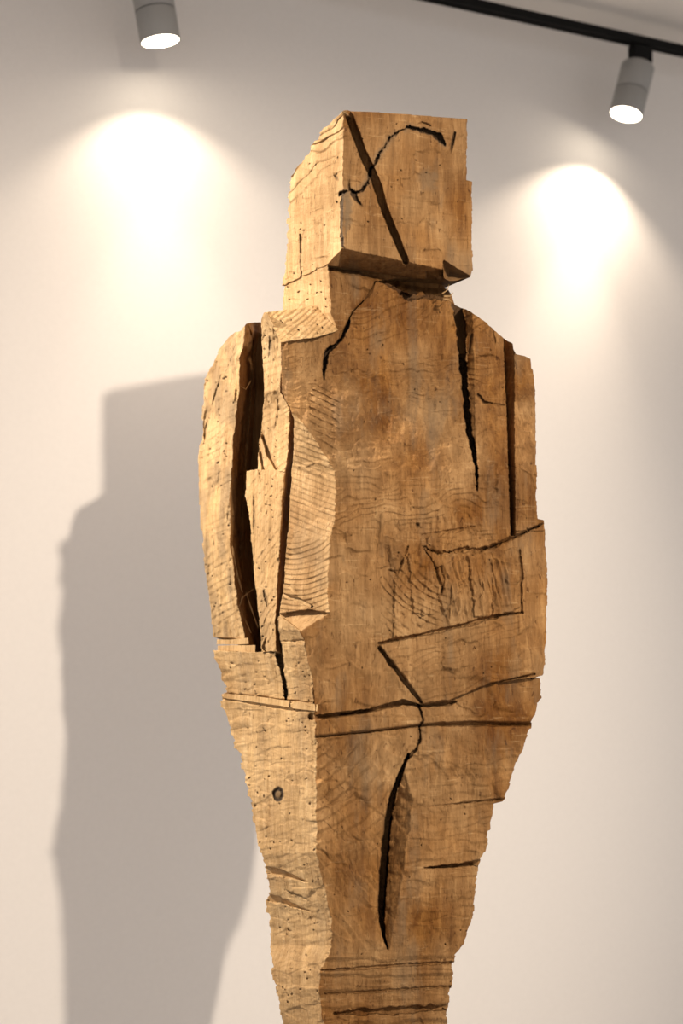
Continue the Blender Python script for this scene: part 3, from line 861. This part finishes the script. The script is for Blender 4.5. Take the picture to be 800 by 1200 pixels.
LOWR = [(634, 795), (634, 818), (630, 821), (622, 848), (620, 856), (613, 876), (606, 888), (602, 905), (591, 935), (588, 939), (578, 942), (573, 970), (569, 994), (563, 1007), (559.5, 1016), (557, 1045), (555, 1063), (550, 1085), (544, 1106), (533, 1120), (530, 1128), (530, 1146), (527, 1160), (523.5, 1190), (522, 1215)]
patch('legs', LOWL, LOWR,
      [(250, 762), (300, 764), (326, 765), (350, 758), (365, 757), (400, 800), (634, 795)],
      [(333, 1215), (378, 1216), (522, 1215)],
      lower_fn, back=(0.55, 170), jag=(2.2, 1.7), per=8, seed=190, parent=sculpt)

patch('hip', [(322.5, 724), (323, 745), (326, 772)], [(374, 752), (376, 772)],
      [(322.5, 724), (328, 722), (350, 738.5), (374, 752)], [(326, 772), (350, 772), (376, 772)],
      lower_fn, back=(0.6, 40), jag=(0.6, 0.1), tjag=0.3, seed=195, parent=sculpt)

def shin_fn(f):
    x, y = f.x, f.y
    xc = pl(y, [(1200, 378.6), (1400, 372), (1650, 350)])
    wc = pl(y, [(1200, 88), (1450, 70), (1660, 100)])
    lm = corner(f, xc, wc, SFB, SLB, 570, 3)
    rough(f, lm, 1.2)
    f.ripple(1 - lm, 4, 22, ang=88, seed=571, warp=6)
    common(f, lm)
patch('lower_legs', [(333, 1208), (334, 1300), (326, 1450), (300, 1560), (290, 1660)], [(522, 1208), (508, 1300), (512, 1450), (545, 1560), (560, 1660)],
      [(333, 1208), (378, 1209), (522, 1208)], [(290, 1660), (350, 1680), (560, 1660)], shin_fn, back=(0.55, 170), step=2.0, jag=(2, 2), seed=200, parent=sculpt, zmin=0.202)

# ---- split ledges, small offcuts and splinters that still hang on the log
def sliver(name, pts, thick, w_off=8.0, seed=1, blue=0.95):
    """bar along pts [(x, y, w, half height)], proud of the face behind it"""
    P = np.array(pts, float)
    n = max(int(np.hypot(P[-1, 0] - P[0, 0], P[-1, 1] - P[0, 1]) / 2.0), 4)
    u = np.linspace(0, 1, len(P)); v = np.linspace(0, 1, n)
    x, y, w, h = [np.interp(v, u, P[:, i]) for i in range(4)]
    dx, dy = np.gradient(x), np.gradient(y)
    ln = np.hypot(dx, dy); nx_, ny_ = -dy / ln, dx / ln
    r = 0.35 * fbm(v * n / 3, v * 0, seed, 2)
    ring = [(-1, 0), (1, 0), (1, -1), (-1, -1)]
    co = []
    for sg, dd in ring:
        hh = h * sg + r * sg
        co.append(to_world(x + nx_ * hh, y + ny_ * hh, w + dd * thick))
    co = np.stack(co, 1).reshape(-1, 3) - np.array(BASE)[None, :]
    faces = []
    for i in range(n - 1):
        for j in range(4):
            a = i * 4 + j; b = i * 4 + (j + 1) % 4
            faces.append((a, b, b + 4, a + 4))
    faces += [(3, 2, 1, 0), tuple((n - 1) * 4 + j for j in range(4))]
    me = bpy.data.meshes.new(name)
    me.from_pydata([tuple(c) for c in co], [], faces)
    a_ = me.attributes.new('st', 'FLOAT_COLOR', 'POINT')
    a_.data.foreach_set('color', np.tile(np.array([0, 0, blue, 1], np.float32), len(co)))
    return link(name, me, M_WOOD, sculpt)
def lw(x, c, w): return w - SLB * (c - x)
sliver('split_ledge', [(262, 815.2, lw(262, 369, 121), 2.6), (300, 819.5, lw(300, 369, 121), 3.6), (339, 825, lw(339, 369, 121), 3.8)], 22)
sliver('split_ledge', [(343, 826, lw(343, 369, 121), 3.9), (372, 829.5, lw(372, 371, 121), 4.2)], 22, seed=2)
sliver('offcut', [(254, 752, -154, 2.8), (270, 752.5, -116, 3.0), (291, 751, -66, 3.8)], 24, seed=3)
sliver('offcut', [(255, 759.5, -152, 3.0), (275, 759.5, -104, 3.6), (299, 760.5, -46, 4.4)], 24, seed=4)
sliver('offcut', [(331, 701, 42, 5.0), (345, 704, 64, 4.6), (364, 711, 86, 2.4)], 14, seed=5)
for k, pts in enumerate([
        [(272, 640, -82, 0.9), (276, 668, -88, 1.4), (284, 694, -96, 0.6)],
        [(280, 712, -84, 0.5), (284, 700, -88, 0.8), (297, 690, -110, 0.4)],
        [(288, 694, -104, 0.5), (295, 715, -106, 0.9), (302, 735, -110, 0.5)],
        [(281, 452, -82, 0.5), (288, 456, -92, 0.6), (294, 446, -108, 0.3)],
        [(278, 712, -82, 0.5), (288, 728, -92, 0.8), (294, 742, -98, 0.4)],
        [(518, 344, 20, 0.7), (524, 340, 22, 0.6), (526, 333, 22, 0.2)],
        [(520, 347, 20, 0.8), (527, 347, 22, 0.6), (531, 343, 22, 0.2)],
        [(519, 350, 20, 0.8), (526, 351, 22, 0.6), (529, 354, 22, 0.2)]]):
    sliver('splinter', pts, 2.0, seed=20 + k, blue=0.7)

# ---- plinth below the picture
bm = bmesh.new()
zt = 0.2
box_bm(bm, Vector((0.06, 1.94, (zt - 0.18) / 2)), WD, WN, UP, 0.30, 0.30, (zt + 0.18) / 2, 0.004)
pln = link('plinth', bm_mesh(bm, 'plinth'), M_PLINTH)
tag(pln, 'low white square plinth under the wooden figure', 'plinth')
